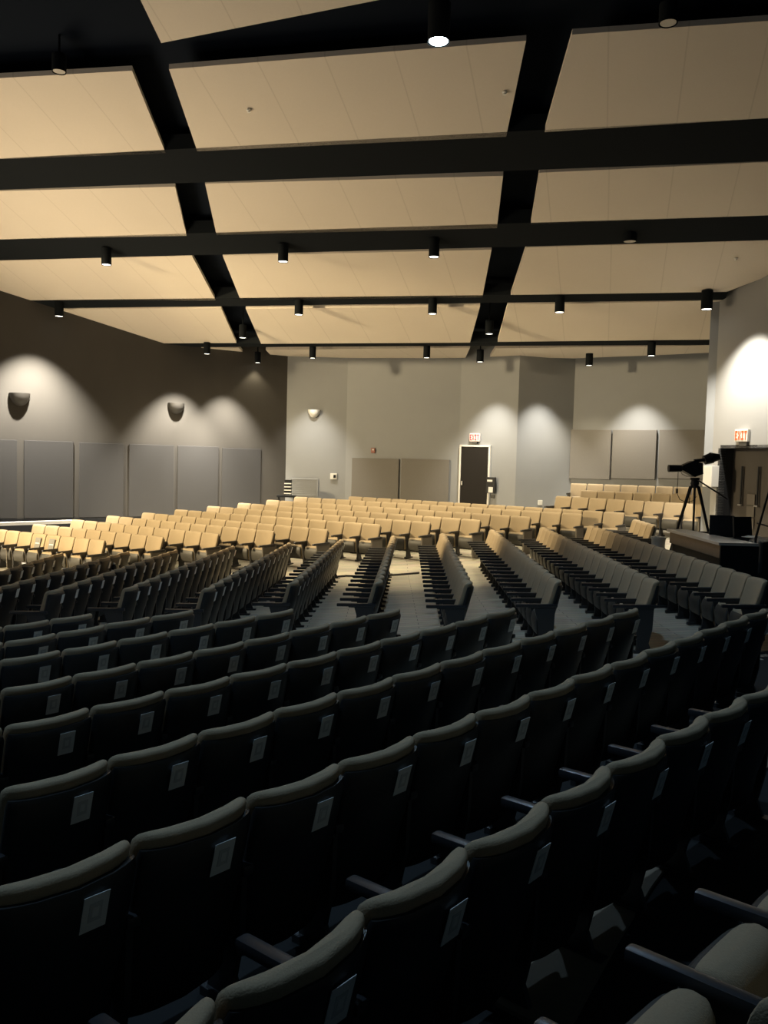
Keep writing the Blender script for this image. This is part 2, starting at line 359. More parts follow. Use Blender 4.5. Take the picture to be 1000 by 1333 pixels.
# black beams in the gaps across the hall
BEAMS = [[(-60,209.5),(1060,150.5),(1060,207.5),(-60,249.5)], [(-60,313.5),(1060,278.5),(1060,311),(-60,340.5)], [(-20,391.6),(948,380.6),(944,390.4),(62,401.4)], [(215,447.5),(933,442.8),(932,449),(247,452)]]
for k, pts in enumerate(BEAMS):
    P3 = cpoly(pts); bm = new(); prism_bm(bm, P3, (0, 0, .3)); struct('trim_%d' % (k + 2), bm, 'black')

# ------------------------------------------------------------------ things on the walls
def wall_frame(A, B):
    d = (Vector(B) - Vector(A)).normalized(); n = Vector((-d.y, d.x))
    if n.dot(-Vector(A)) < 0: n = -n
    return d, n                                             # n points into the room
def wall_board(name, A, B, quad, thick, material, label=None, cat=None, group=None, gap=.01, parent=None, bev=.012):
    (xa, ya), (xb, yb) = quad; p = at_seg(xa, ya, A, B); q = at_seg(xb, yb, A, B); d, n = wall_frame(A, B)
    c = (p + q) / 2; wd = abs((q - p).xy.dot(d)); h = abs(p.z - q.z); bm = new()
    rot = Matrix.Rotation(math.atan2(d.y, d.x), 3, 'Z'); box_bm(bm, 0, 0, 0, wd, thick, h, rot, bev)
    o = obj(name, bm, material, parent); o.location = (c.x + n.x * (gap + thick / 2), c.y + n.y * (gap + thick / 2), c.z)
    if label: tag(o, label, cat, group)
    return o
ordw = ['first', 'second', 'third', 'fourth', 'fifth', 'sixth', 'seventh', 'eighth', 'ninth', 'tenth', 'eleventh', 'twelfth', 'thirteenth', 'fourteenth', 'fifteenth', 'sixteenth', 'seventeenth', 'eighteenth', 'nineteenth', 'twentieth']
LP = [(-38, 22, 571, 675), (31, 95, 573, 674), (103, 160, 576, 673), (168, 225, 578, 672), (231, 283, 580, 671), (289, 338, 583, 670)]
for k, (a, b, y0, y1) in enumerate(LP):
    lab = ['charcoal fabric wall panel cut by the picture edge, below the first sconce', 'charcoal fabric wall panel, second from the picture edge on the brown wall', 'charcoal wall panel, third from the picture edge, midway between both sconces', 'charcoal wall panel just before the smaller sconce on the brown wall', 'charcoal wall panel just past the smaller sconce on the brown wall', 'charcoal wall panel closest to the room corner on the brown wall'][k]
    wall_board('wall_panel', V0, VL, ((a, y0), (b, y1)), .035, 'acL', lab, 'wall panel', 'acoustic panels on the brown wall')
wall_board('wall_panel', V1, V2, ((459, 596), (518, 664)), .06, 'ac', 'grey square wall panel on the back wall, farther from the dark door', 'wall panel')
wall_board('wall_panel', V1, V2, ((523, 597), (583.5, 666)), .06, 'ac', 'grey square wall panel on the back wall, nearer the dark door', 'wall panel')
for (a, b, lab) in ((743.5, 794, 'grey wall panel above the raised seats, farthest from the video camera'), (798, 853, 'grey wall panel above the raised seats, middle of three'), (858.5, 922, 'grey wall panel above the raised seats, behind the video camera')):
    wall_board('wall_panel', V4, V5, ((a + 1, 559.5), (b, 624.5)), .09, 'ac', lab, 'wall panel')
# sconces: half bowls
def sconce(px, py, A, B, r, material, lab):
    p = at_seg(px, py, A, B); d, n = wall_frame(A, B)
    t = thing('wall_sconce', lab, 'wall light', (p.x + n.x * .01, p.y + n.y * .01, p.z), math.atan2(d.y, d.x) if Vector((-d.y, d.x)).dot(n) > 0 else math.atan2(-d.y, -d.x))
    bm = new(); lathe_bm(bm, [(r * math.cos(a), -r * math.sin(a) * 1.3) for a in [i * math.pi / 2 / 8 for i in range(8)]] + [(.0, -r * 1.3)], 18, math.pi)
    lathe_bm(bm, [(r * .93, 0), (r * .9 * .7, -r * .45), (0, -r * .8)], 18, math.pi)
    obj('bowl', bm, material, t, True)
    bm = new(); box_bm(bm, 0, .01, -r * .45, r * 1.7, .015, r * .8); obj('back_plate', bm, 'metal', t)
M['sconce'] = mat('dark_bronze', (.035, .032, .028), .5)
sconce(25.5, 512, V0, VL, .29, 'sconce', 'dark half-bowl wall sconce nearer the picture edge on the brown wall')
sconce(229, 525, V0, VL, .27, 'sconce', 'smaller dark half-bowl wall sconce over the charcoal panels')
sconce(409, 533.5, V0, V1, .21, 'white', 'white half-bowl wall sconce on the grey back wall')
# grille, controls, alarm
t = wall_board('wall_grille', V0, V1, ((378, 622), (414, 647)), .04, 'wall', 'pale louvred air grille low on the back wall by the corner', 'grille')
for k in range(9):
    pa = (379, 624 + k * 2.4); d_, n_ = wall_frame(V0, V1); pp = at_seg(396, 624 + k * 2.5, V0, V1)
    bm = new(); box_bm(bm, pp.x + n_.x * .06 - t.location.x, pp.y + n_.y * .06 - t.location.y, pp.z - t.location.z, .86, .02, .022, Matrix.Rotation(math.atan2(d_.y, d_.x), 3, 'Z')); obj('louvre', bm, 'wall', t)
t = wall_board('wall_control', V0, V1, ((430, 616), (438.5, 624)), .05, 'white', 'small white control box on the back wall beside the air grille', 'control box')
wall_board('screen', V0, V1, ((434, 618), (437, 622)), .01, 'dark', parent=t).location = (0.04, -.035, 0)
t = wall_board('fire_alarm', V1, V2, ((483.5, 583), (488.5, 590)), .05, mat('dull_red', (.30, .12, .09), .5), 'small dull red fire alarm above the back wall panels', 'alarm')
wall_board('strobe_lens', V1, V2, ((485, 584), (487, 586)), .02, 'white', parent=t).location = (0, -.035, .03)
wall_board('wall_outlet', V3, V4, ((700, 651), (705.5, 657.5)), .03, 'white', 'small white outlet box low on the angled back wall', 'outlet')
# door in the back wall
dv_ = wall_board('door_1', V2, V3, ((600.5, 582), (636, 668)), .05, mat('black_door', (.016, .014, .013), .6, spec=.15), bev=.004); dv_['kind'] = 'structure'
dd, dn = wall_frame(V2, V3); rotd = Matrix.Rotation(math.atan2(dd.y, dd.x), 3, 'Z'); c = dv_.location
wd_ = dv_.dimensions
DW = abs((at_seg(636, 625, V2, V3) - at_seg(600.5, 625, V2, V3)).xy.length); DH = abs(at_seg(618, 582, V2, V3).z - at_seg(618, 668, V2, V3).z)
bm = new(); box_bm(bm, *(dd * (-DW / 2 - .03)), 0, .06, .09, DH + .06, rotd); box_bm(bm, *(dd * (DW / 2 + .03)), 0, .06, .09, DH + .06, rotd); box_bm(bm, 0, 0, DH / 2 + .03, DW + .12, .09, .06, rotd); o = obj('door_frame', bm, 'white', dv_)
bm = new(); q = dd * (-DW * .42) + dn * .06; box_bm(bm, q.x, q.y, -.12, .04, .06, .14, rotd, .01); obj('door_handle', bm, 'chrome', dv_)
# exit signs
FONT = {'E': ['111', '100', '110', '100', '111'], 'X': ['101', '101', '010', '101', '101'], 'I': ['111', '010', '010', '010', '111'], 'T': ['111', '010', '010', '010', '010']}
def exit_sign(px, py, A, B, w, h, face, ink, lab, flip=False, base=True):
    p = at_seg(px, py, A, B); d, n = wall_frame(A, B)
    if Vector((d.y, -d.x)).dot(n) < 0: d = -d
    t = thing('exit_sign', lab, 'exit sign', (p.x, p.y, p.z), math.atan2(d.y, d.x))     # local -Y looks into the room
    bm = new(); box_bm(bm, 0, -.06, 0, w, .09, h, bevel=.01); obj('sign_box', bm, face, t)
    cw = w * .9 / 15; ch = h * .74 / 5
    for k, ch_ in enumerate('EXIT'):
        bm = new()
        for r_, line in enumerate(FONT[ch_]):
            for c_, v in enumerate(line):
                if v == '1': box_bm(bm, (-7.5 + k * 4 + c_ + .5) * cw, -.109, (2 - r_) * ch, cw * 1.02, .008, ch * 1.02)
        obj('letter', bm, ink, t)
    if base:
        bm = new(); box_bm(bm, 0, -.06, -h * .5 - .04, w * .5, .08, .07); obj('sign_base', bm, 'metal', t)
exit_sign(619.5, 569.5, V2, V3, .36, .27, 'signface', 'red', 'red lettered EXIT sign above the dark door in the back wall')
KA, KB = kp(0), kp(8)
exit_sign(969, 567, KA, KB, .40, .30, 'white', 'orange', 'white EXIT sign with orange letters over the recessed doorway', base=False)
t = wall_board('sign_transformer', KA, KB, ((965.5, 573.5), (975, 581)), .08, 'pan', 'grey box under the white exit sign', 'electrical box')
# leaflet rack by the door
t = wall_board('leaflet_rack', V2, V3, ((635.5, 621), (646.5, 642)), .10, 'dark', 'black wall rack with white leaflets beside the dark door', 'leaflet rack', gap=.05)
for (a, b, y0, y1) in ((637, 644, 624.5, 627), (638.5, 644.5, 634, 641)):
    p = at_seg((a + b) / 2, (y0 + y1) / 2, V2, V3); bm = new(); box_bm(bm, p.x + dn.x * .17 - t.location.x, p.y + dn.y * .17 - t.location.y, p.z - t.location.z, (b - a) * .026, .02, (y1 - y0) * .026, rotd); obj('leaflet', bm, 'white', t)
wall_board('card_reader', V2, V3, ((639.5, 644), (644, 648.5)), .04, 'pan', 'small grey card reader under the leaflet rack', 'card reader')
# ledge and dark skirting along the brown wall
d, n = wall_frame(V0, VL); bm = new(); zt = at_seg(60, 674, V0, VL).z
prism_bm(bm, [(V0[0] + n.x * .02, V0[1] + n.y * .02, zt - .02), (VL[0] + n.x * .02, VL[1] + n.y * .02, zt - .02), (VL[0] + n.x * .02, VL[1] + n.y * .02, zt - .9), (V0[0] + n.x * .02, V0[1] + n.y * .02, zt - .9)], (n.x * .03, n.y * .03, 0)); struct('baseboard_left', bm, 'dark')
A_, B_ = at_Y(-30, 685.5, 23.2), at_Y(96, 681.5, 25.2); bm = new(); A_.z = B_.z = (A_.z + B_.z) / 2
prism_bm(bm, [A_, B_, B_ + Vector((n.x, n.y, 0)) * -.25, A_ + Vector((n.x, n.y, 0)) * -.25], (0, 0, .09)); struct('trim_6', bm, 'white')

# ------------------------------------------------------------------ downlights
LIGHTS = [  # px, py, size, state, label, power of the lamp (0 = none)
 (571, 55, 1.4, 'cool', 'bright cool-white pendant downlight close to the viewer, the only dazzling one', 0),
 (77, 94, 1.0, 'off', 'unlit downlight on the nearest left panel edge', 0),
 (870, 31, 1.15, 'off', 'unlit downlight above the nearest panel on the camera desk side', 0),
 (820, 315, 1.2, 'off', 'unlit downlight tucked under the second beam on the camera desk side', 0),
 (138.5, 345, 1, 'on', 'black downlight hanging under the second beam near the left wall', -300),
 (368.5, 341, 1, 'on', 'black downlight under the second beam, between the two black gaps, farther from the bright lamp', -800),
 (565, 335, 1, 'on', 'black downlight under the second beam straight below the bright lamp', -1100),
 (77, 412, 1, 'on', 'black downlight beside the brown wall above the larger sconce', 0),
 (389, 410, .95, 'on', 'black downlight under the third beam just past the left gap', 750),
 (563, 409, .95, 'on', 'black downlight under the third beam straight below the bright lamp', 750),
 (728.5, 407, 1, 'on', 'black downlight under the third beam just past the second gap', 750),
 (920, 403, 1.1, 'on', 'black downlight under the third beam close to the lit right wall', 0),
 (316, 440, .9, 'on', 'black downlight inside the left black gap', 200),
 (637, 435, .9, 'on', 'black downlight inside the second black gap, in front of the fourth beam', 200),
 (269.5, 461, .85, 'on', 'small black downlight beside the brown wall above the smaller sconce', 0),
 (335.5, 472.5, .85, 'on', 'small black downlight nearest the corner of the brown wall', 60),
 (407, 466.5, .85, 'on', 'small black downlight on the back wall edge above the white sconce', 200),
 (555.5, 466, .85, 'on', 'small black downlight on the back wall edge above the two grey panels', 0),
 (625, 471.5, .9, 'on', 'small black downlight over the dark door', 260),
 (767, 476, .9, 'on', 'small black downlight over the raised seats, farthest from the right wall', 260),
 (848, 463.5, .9, 'on', 'small black downlight over the raised seats, nearer the right wall', 0)]
LPOS = {}
for px, py, s, state, lab, pw in LIGHTS:
    h = .42 * s; r = .125 * s; p = on_ceil(px, py, drop=h)
    if state == 'off' : h = .3; p = on_ceil(px, py, drop=.16)
    LPOS[(px, py)] = p
    t = thing('pendant_downlight', lab, 'ceiling light', p, 0, 'ceiling downlights')
    bm = new(); lathe_bm(bm, [(r * .86, .03), (r, 0), (r, h), (r * .9, h + .01), (0, h + .01)], 20); obj('housing', bm, 'black', t, True)
    bm = new(); lathe_bm(bm, [(0, .012), (r * .85, .012), (r * .85, .022), (0, .022)], 20); obj('lens', bm, {'cool': 'lens_cool', 'on': 'lens_on', 'off': 'lens_off'}[state], t)
    bm = new(); tube_bm(bm, (0, 0, h), (0, 0, max(.1, ceil_z(p.x, p.y) + .49 - p.z)), .02); obj('stem', bm, 'black', t)
    if pw:
        lamp('SPOT', 'downlight_lamp', (p.x, p.y, p.z - .03), (p.x, p.y, p.z - 5), abs(pw), (1, .84, .56), spot_size=math.radians(96 if pw > 0 else 50), spot_blend=.55, shadow_soft_size=.1)
pb = LPOS[(571, 55)]
lamp('SPOT', 'cool_downlight_lamp', (pb.x, pb.y, pb.z - .04), (pb.x - .5, pb.y - 3.2, 0), 560, (.46, .72, 1.0), spot_size=math.radians(125), spot_blend=.8, shadow_soft_size=.16)
lamp('SPOT', 'house_downlight_lamp', (-3.2, 4.0, EYE + 8.5), (-.5, 7.0, 0), 950, (.50, .74, 1.0), spot_size=math.radians(85), spot_blend=.9, shadow_soft_size=.2)
# lamp that scallops the right wall and the back facets
def washer(px, py, A, B, off, power, col=(1, .92, .78), size=70):
    p = at_seg(px, py, A, B); d, n = wall_frame(A, B); q = Vector((p.x + n.x * off, p.y + n.y * off, ceil_z(p.x, p.y) - .45))
    lamp('SPOT', 'wall_washer_lamp', q, (q.x - n.x * .9, q.y - n.y * .9, q.z - 5), power, col, spot_size=math.radians(size), spot_blend=.85, shadow_soft_size=.06)
washer(985, 470, KA, KB, 1.0, 2300, size=80)
washer(40, 520, V0, VL, 1.3, 6800, size=80)
washer(228, 530, V0, VL, 1.15, 4200, size=76)
washer(292, 530, V0, VL, 1.1, 3000, size=74)
washer(702, 520, V3, V4, 1.1, 900, size=74)
washer(648, 520, V2, V3, 1.1, 850, size=74)
washer(835, 520, V4, V5, 1.1, 850, size=76)
washer(408, 540, V0, V1, 1.3, 750)

# ------------------------------------------------------------------ the seat, one of each part
def loft(bm, stations, seg=20, curve=.06, e=.45):
    rings = []
    for z, y, hw, th in stations:
        ring = []
        for i in range(seg):
            a = 2 * math.pi * i / seg; ca, sa = math.cos(a), math.sin(a)
            x = hw * math.copysign(abs(ca) ** e, ca); yy = th / 2 * math.copysign(abs(sa) ** .6, sa)
            ring.append(bm.verts.new((x, y + yy + curve * (x / .25) ** 2, z)))
        rings.append(ring)
    for a, b in zip(rings[:-1], rings[1:]):
        for i in range(seg): bm.faces.new((a[i], a[(i + 1) % seg], b[(i + 1) % seg], b[i]))
    bm.faces.new(rings[0][::-1]); bm.faces.new(rings[-1])
yb = lambda z: -(z - .40) * .25 - .005
bm = new(); loft(bm, [(.37, yb(.37) + .01, .235, .06), (.40, yb(.40), .250, .095), (.55, yb(.55) + .012, .258, .105), (.75, yb(.75), .262, .10), (.86, yb(.86), .264, .095), (.895, yb(.895) - .004, .262, .088), (.912, yb(.912) - .006, .252, .066), (.92, yb(.92) - .006, .235, .036)], 24)
ME_back = mesh('back_cushion', bm, 'fabric', True)
bm = new(); loft(bm, [(.16, yb(.30) - .02, .22, .02), (.18, yb(.32) - .03, .242, .04), (.34, yb(.34) - .045, .262, .06), (.6, yb(.6) - .050, .266, .066), (.84, yb(.84) - .046, .268, .062), (.868, yb(.868) - .040, .26, .04)], 24)
ME_shell = mesh('back_shell', bm, 'shell', True)
bm = new(); loft(bm, [(.20, .085, .20, .05), (.225, .09, .228, .09), (.36, .105, .234, .12), (.46, .11, .232, .12), (.495, .11, .224, .09), (.51, .11, .20, .04)], 20, curve=.0)
ME_cush = mesh('seat_cushion', bm, 'fabric', True)
bm = new(); loft(bm, [(.20, .155, .19, .02), (.22, .165, .215, .035), (.36, .182, .218, .05), (.44, .175, .212, .04), (.475, .165, .19, .02)], 20, curve=-.01)
ME_pan = mesh('seat_pan', bm, 'pan', True)
bm = new(); box_bm(bm, 0, .19, .604, .060, .56, .048, bevel=.016); box_bm(bm, 0, .12, .575, .036, .36, .03)
for v in bm.verts:
    if v.co.y > .38: v.co.z -= .012
ME_arm = mesh('armrest', bm, 'arm', True)
bm = new(); prism_bm(bm, [(-.015, -.06, .0), (-.015, .16, .0), (-.015, .14, .12), (-.015, .17, .40), (-.015, .22, .57), (-.015, -.06, .57), (-.015, -.05, .3), (-.015, -.01, .12)], (.03, 0, 0)); box_bm(bm, 0, .04, .0, .08, .28, .05, bevel=.006)
ME_std = mesh('standard', bm, 'metal')
bm = new(); prism_bm(bm, [(-.017, -.10, -.02), (-.017, .27, -.02), (-.017, .33, .10), (-.017, .345, .57), (-.017, .31, .6), (-.017, -.12, .6), (-.017, -.12, .1)], (.034, 0, 0))
ME_end = mesh('end_panel', bm, 'end')
def tilted(bm, x, z0, z1, w, t, off):
    a = [(x - w / 2, z0), (x + w / 2, z0), (x + w / 2, z1), (x - w / 2, z1)]
    prism_bm(bm, [(p, yb(q) + off, q) for p, q in a], (0, -t, 0))
bm = new(); tilted(bm, .055, .70, .835, .098, .003, -.084); ME_lab = mesh('paper_label', bm, 'paper')
bm = new(); tilted(bm, .055, .735, .805, .05, .002, -.087); ME_mark = mesh('printed_mark', bm, 'print')
bm = new(); tilted(bm, .055, .752, .788, .024, .002, -.0885); ME_mark2 = mesh('printed_core', bm, 'paper')
bm = new(); box_bm(bm, 0, yb(.66) + .085, .70, .20, .004, .27, Matrix.Rotation(.245, 3, 'X')); ME_sign = mesh('sheet', bm, mat('grey_sheet', (.23, .23, .22), .8))
bm = new(); box_bm(bm, 0, yb(.66) + .089, .695, .15, .004, .025, Matrix.Rotation(.245, 3, 'X')); ME_line = mesh('sheet_line', bm, 'white')

def words(k): return ordw[k] if k < 20 else 'last'
N_name = ['nearest long row of black backs', 'second row of black backs', 'third row of black backs', 'fourth row of black backs', 'fifth row of black backs', 'sixth row of black backs', 'seventh row of black backs', 'eighth, farthest row of black backs']
def seat_label(b, r, i, n):
    if b == 'N' and r < 2: return 'black-backed seat, %s from the picture edge where %s ends' % (words(n - 1 - i), N_name[r].replace('of black backs', 'of black backs'))
    if b == 'M' and r >= 10: return 'side-facing seat, %s from the far end of the %s row counted from the camera desk' % (words(n - 1 - i), words(r - 1))
    if b == 'N': return 'black-backed upholstered seat, %s from its aisle end, %s' % (words(n - 1 - i), N_name[r])
    if b == 'M':
        if r == 0: return 'tan seat, %s from the near end of the shortest row beside the camera desk' % words(i)
        return 'side-facing seat, %s from the near aisle, %s row counted from the camera desk' % (words(i), words(r - 1))
    if b == 'F':
        return 'tan seat facing the viewer, %s from the aisle, %s row of the far block' % (words(i), words(r))
    if b == 'R': return 'tan raised seat, %s from the right wall, %s row of the raised side block' % (words(i), words(r))
    return 'dark seat with thick armrest at the lower picture corner, %s from the bottom' % words(i)
G_name = {'N': 'seats seen from behind', 'M': 'seats facing sideways to the stage', 'F': 'lit seats of the far block', 'R': 'seats of the raised side block', 'O': 'dark seats at the lower picture corner'}
order = sorted(range(len(SEATS)), key=lambda k: np.hypot(*SEATS[k][4]) + (0 if SEATS[k][0] in 'NOM' else 0))
keep = set(order[:300])
rest = []
for k, (b, r, i, n, c, d, L, z, first, last) in enumerate(SEATS):
    rz = math.atan2(d[1], d[0]); sx = L / .55
    parts = [('back_cushion', ME_back), ('back_shell', ME_shell), ('seat_cushion', ME_cush), ('seat_pan', ME_pan)]
    wide = []                                                # (name, mesh, x)
    hw = .275
    wide.append(('end_panel', ME_end, -hw) if first and b in 'FR' else ('standard', ME_std, -hw)); wide.append(('armrest', ME_arm, -hw))
    if last: wide += [('end_panel' if b in 'FR' else 'standard', ME_end if b in 'FR' else ME_std, hw), ('armrest', ME_arm, hw)]
    if b in 'NM': wide.append(('paper_label', ME_lab, 0)); 
    if k in keep:
        t = thing('auditorium_seat', seat_label(b, r, i, n), 'seat', (c[0], c[1], z), rz, G_name[b]); t.scale = (sx, 1, 1)
        for nm, me in parts:
            o = link(nm, me, t)
            if b == 'O' and nm in ('seat_cushion', 'seat_pan'): o.location = (0, .10, .10); o.scale = (1, 1.3, 1)
            if nm in ('back_cushion', 'back_shell') and b in 'NO': o.rotation_euler = (random.uniform(-.008, .008), 0, random.uniform(-.012, .012))
        for nm, me, x in wide:
            o = link(nm, me, t, (x, 0, 0))
            if nm == 'paper_label' and b == 'N': link('printed_mark', ME_mark, o); link('printed_core', ME_mark2, o)
    else:
        mw = Matrix.Translation((c[0], c[1], z)) @ Matrix.Rotation(rz, 4, 'Z') @ Matrix.Diagonal((sx, 1, 1, 1))
        for nm, me in parts: rest.append((me, mw))
        for nm, me, x in wide: rest.append((me, mw @ Matrix.Translation((x, 0, 0))))
# everything past the nearest three hundred: one object
vs, fs, mi, mats, off = [], [], [], [], 0
for me, mw in rest:
    mt = me.materials[0]
    if mt not in mats: mats.append(mt)
    vs += [tuple(mw @ v.co) for v in me.vertices]
    for p in me.polygons: fs.append([off + q for q in p.vertices]); mi.append(mats.index(mt))
    off += len(me.vertices)
me = bpy.data.meshes.new('far_seats'); me.from_pydata(vs, [], fs); me.update()
for mt in mats: me.materials.append(mt)
me.polygons.foreach_set('material_index', mi); me.polygons.foreach_set('use_smooth', [True] * len(fs))
try: me.set_sharp_from_angle(angle=math.radians(50))
except Exception: pass
o = link('auditorium_seats', me); o['kind'] = 'stuff'; tag(o, 'tan seats filling the rows of the far block closest to the back wall', 'seats')
print('seats', len(SEATS), 'kept', len(keep), 'blocks', {b: sum(1 for k in keep if SEATS[k][0] == b) for b in 'ONMFR'})
# grey sheets taped to two seats of the far block's second row
for i, lab in ((3, 'grey sheet with a white line on a tan seat, nearer the aisle'), (4, 'grey sheet with a white line on a tan seat, farther from the aisle')):
    s = [q for q in SEATS if q[0] == 'F' and q[1] == 1 and q[2] == i][0]
    t = thing('reserved_sheet', lab, 'paper sign', (s[4][0], s[4][1], s[7]), math.atan2(s[5][1], s[5][0])); link('sheet', ME_sign, t); link('printed_line', ME_line, t)

# ------------------------------------------------------------------ painted light strip (made with the floor) in front of the nearest row of the photographer
# ------------------------------------------------------------------ control desk, camera, equipment
A = at_H(872, 690.5, 1.2); B = at_H(938, 708, 1.2); dsk = (B - A); dsk.z = 0; Ld = dsk.length; rz = math.atan2(dsk.y, dsk.x)
zt = EYE - 1.2; zf = fz(A.x + 1, (A.y + B.y) / 2) - .05; h = zt - zf
t = thing('control_desk', 'long wooden control desk with pale top at the end of the seat rows', 'desk', (A.x, A.y, zf), rz)      # local X runs towards the lens, local +Y to the right wall
bm = new(); box_bm(bm, Ld / 2, .03, h - .13, Ld, .05, .22, bevel=.005); obj('upper_front_panel', bm, 'wood', t)
bm = new(); box_bm(bm, Ld / 2, .10, (h - .24) / 2, Ld, .05, h - .24); obj('lower_front_panel', bm, 'doorwood', t)
bm = new(); prism_bm(bm, [(-.05, -.04, h - .02), (Ld + .05, -.04, h - .02), (Ld + .05, .60, h - .02), (-.05, .34, h - .02)], (0, 0, .045)); obj('desk_top', bm, 'desktop', t)
bm = new(); box_bm(bm, Ld, 1.6, h / 2, .05, 3.2, h); obj('side_panel', bm, 'dark', t)
bm = new(); box_bm(bm, Ld / 2, 1.4, h - .22, Ld - .1, 2.2, .04); obj('inner_shelf', bm, 'dark', t)
bm = new(); box_bm(bm, .02, .8, h / 2, .05, 1.5, h); obj('far_panel', bm, 'wood', t)
def equip(name, lab, cat, px, py, Y, build):
    p = at_Y(px, py, Y); t = thing(name, lab, cat, p); build(t); return t
ysh = zf + h - .20
def monitor(t, w=.5, h=.34, rz=2.6):
    t.rotation_euler = (0, 0, rz)
    bm = new(); box_bm(bm, 0, 0, h / 2 + .12, w, .04, h, Matrix.Rotation(.12, 3, 'X'), .006); obj('display', bm, 'dark', t)
    bm = new(); box_bm(bm, 0, .03, .1, .05, .03, .2); obj('stand', bm, 'dark', t); bm = new(); box_bm(bm, 0, .03, .01, .24, .18, .02); obj('base', bm, 'dark', t)
p = at_Y(939, 700, 15.2); t = thing('computer_monitor', 'black computer monitor on the control desk beside the camera tripod', 'monitor', (p.x, p.y, zt - .16)); monitor(t, .42, .42, 2.9)
p = at_Y(966, 700, 14.9); t = thing('computer_monitor', 'black computer monitor on the control desk before the recessed doorway', 'monitor', (p.x, p.y, zt - .16)); monitor(t, .40, .42, 3.5)
p = at_Y(985, 700, 14.6); t = thing('audio_mixer', 'dark sound mixer with pale papers on the control desk', 'mixer', (p.x, p.y, zt - .16), .2)
bm = new(); prism_bm(bm, [(-.4, -.3, .0), (-.4, .3, .0), (-.4, .3, .18), (-.4, -.3, .06)], (.9, 0, 0)); obj('console', bm, 'dark', t)
for k in range(8): bm = new(); box_bm(bm, -.32 + k * .1, 0, .13, .02, .05, .03); obj('fader', bm, 'white', t)
p = at_Y(979, 699, 14.3); t = thing('paper_sheets', 'pale loose papers lying on the sound mixer', 'papers', (p.x, p.y, p.z), .5); bm = new(); box_bm(bm, 0, 0, 0, .28, .2, .006); box_bm(bm, .06, .04, .006, .28, .2, .006, Matrix.Rotation(.5, 3, 'Z')); obj('sheet', bm, 'white', t)
# tripod and camera
Yt = 16.6; top = at_Y(905, 623, Yt); gx, gy = top.x, top.y; gf = fz(gx, gy)
t = thing('camera_tripod', 'black camera tripod with a pan handle beside the control desk', 'tripod', (gx, gy, gf)); hh = top.z - gf
for k, a in enumerate((2.75, 4.4, 6.0)):
    bm = new(); q = Vector((math.cos(a) * .55, math.sin(a) * .55, .0)); tube_bm(bm, (math.cos(a) * .05, math.sin(a) * .05, hh - .12), q, .024, .018, 8)
    tube_bm(bm, (math.cos(a) * .09, math.sin(a) * .09, hh - .15), q * .98 + Vector((0, 0, .05)), .012, .012, 6); obj('leg', bm, 'dark', t)
bm = new(); lathe_bm(bm, [(.0, hh - .2), (.05, hh - .18), (.085, hh - .10), (.07, hh - .04), (.09, hh - .02), (.09, hh + .02), (0, hh + .02)], 14); obj('head', bm, 'dark', t, True)
bm = new(); tube_bm(bm, (.05, -.02, hh - .03), (.58, -.2, hh - .38), .014, .018, 8); obj('pan_handle', bm, 'dark', t)
bm = new(); tube_bm(bm, (-.2, 0, .5), (.2, .1, .5), .01); tube_bm(bm, (.2, .1, .5), (0, -.2, .5), .01); obj('spreader', bm, 'dark', t)
t = thing('video_camera', 'black broadcast video camera on a tripod pointing to the stage', 'video camera', (gx, gy, top.z + .02)); s = Yt / 1100
def P_(px, py, dy=0): q = at_Y(px, py, Yt + dy); return (q.x - gx, q.y - gy, q.z - top.z - .02)
bm = new(); prism_bm(bm, [P_(889, 606.5, -.09), P_(898, 602, -.09), P_(903, 600, -.09), P_(915, 603, -.09), P_(916, 617, -.09), P_(905, 621, -.09), P_(896, 616, -.09), P_(889, 612, -.09)], (0, .2, 0)); obj('camera_body', bm, 'dark', t)
bm = new(); tube_bm(bm, P_(890, 610), P_(887, 610), .05, .055, 16); tube_bm(bm, P_(887, 609.8), P_(870.5, 609.8), .066, .072, 16); obj('lens_barrel', bm, 'dark', t, True)
bm = new(); tube_bm(bm, P_(904, 600), P_(918, 598.5), .035, .035, 10); obj('top_handle', bm, 'dark', t)
bm = new(); tube_bm(bm, P_(917, 599), P_(927, 596), .09, .11, 16); tube_bm(bm, P_(925, 596), P_(936.5, 595), .11, .06, 16); obj('viewfinder', bm, 'dark', t, True)
bm = new(); path_bm(bm, [P_(886, 612, -.05), P_(888, 617, -.08), P_(894, 620, -.08), P_(901, 620, -.08)], .006); path_bm(bm, [P_(883, 614, -.05), P_(882.5, 628, -.05), P_(881.5, 638, -.05)], .006); path_bm(bm, [P_(881, 641, -.05), P_(885, 650, -.05), P_(893, 654, -.05), P_(902, 652, -.05), P_(907, 646, -.05)], .006); obj('cable', bm, 'dark', t)
bm = new(); tube_bm(bm, P_(881.5, 636, -.05), P_(881.5, 642, -.05), .02); obj('zoom_control', bm, 'dark', t)
# microphone boom stand
p0 = at_Y(984, 700, 13.8); p1 = at_Y(1001, 640, 13.4); bm = new()
t = thing('microphone_stand', 'dark boom stand leaning over the control desk', 'microphone stand', (p0.x, p0.y, p0.z))
bm = new(); tube_bm(bm, (0, 0, 0), p1 - p0, .02, .016); obj('boom', bm, 'dark', t)
bm = new(); q = at_Y(986, 681, 13.8) - p0; tube_bm(bm, q, at_Y(1003, 686, 13.6) - p0, .012); obj('cross_arm', bm, 'dark', t)
bm = new(); tube_bm(bm, (0, 0, 0), (0, 0, zt - .2 - p0.z), .02); lathe_bm(bm, [(.12, 0), (.12, .02), (0, .02)], 14, loc=(0, 0, zt - .2 - p0.z)); obj('foot', bm, 'dark', t)
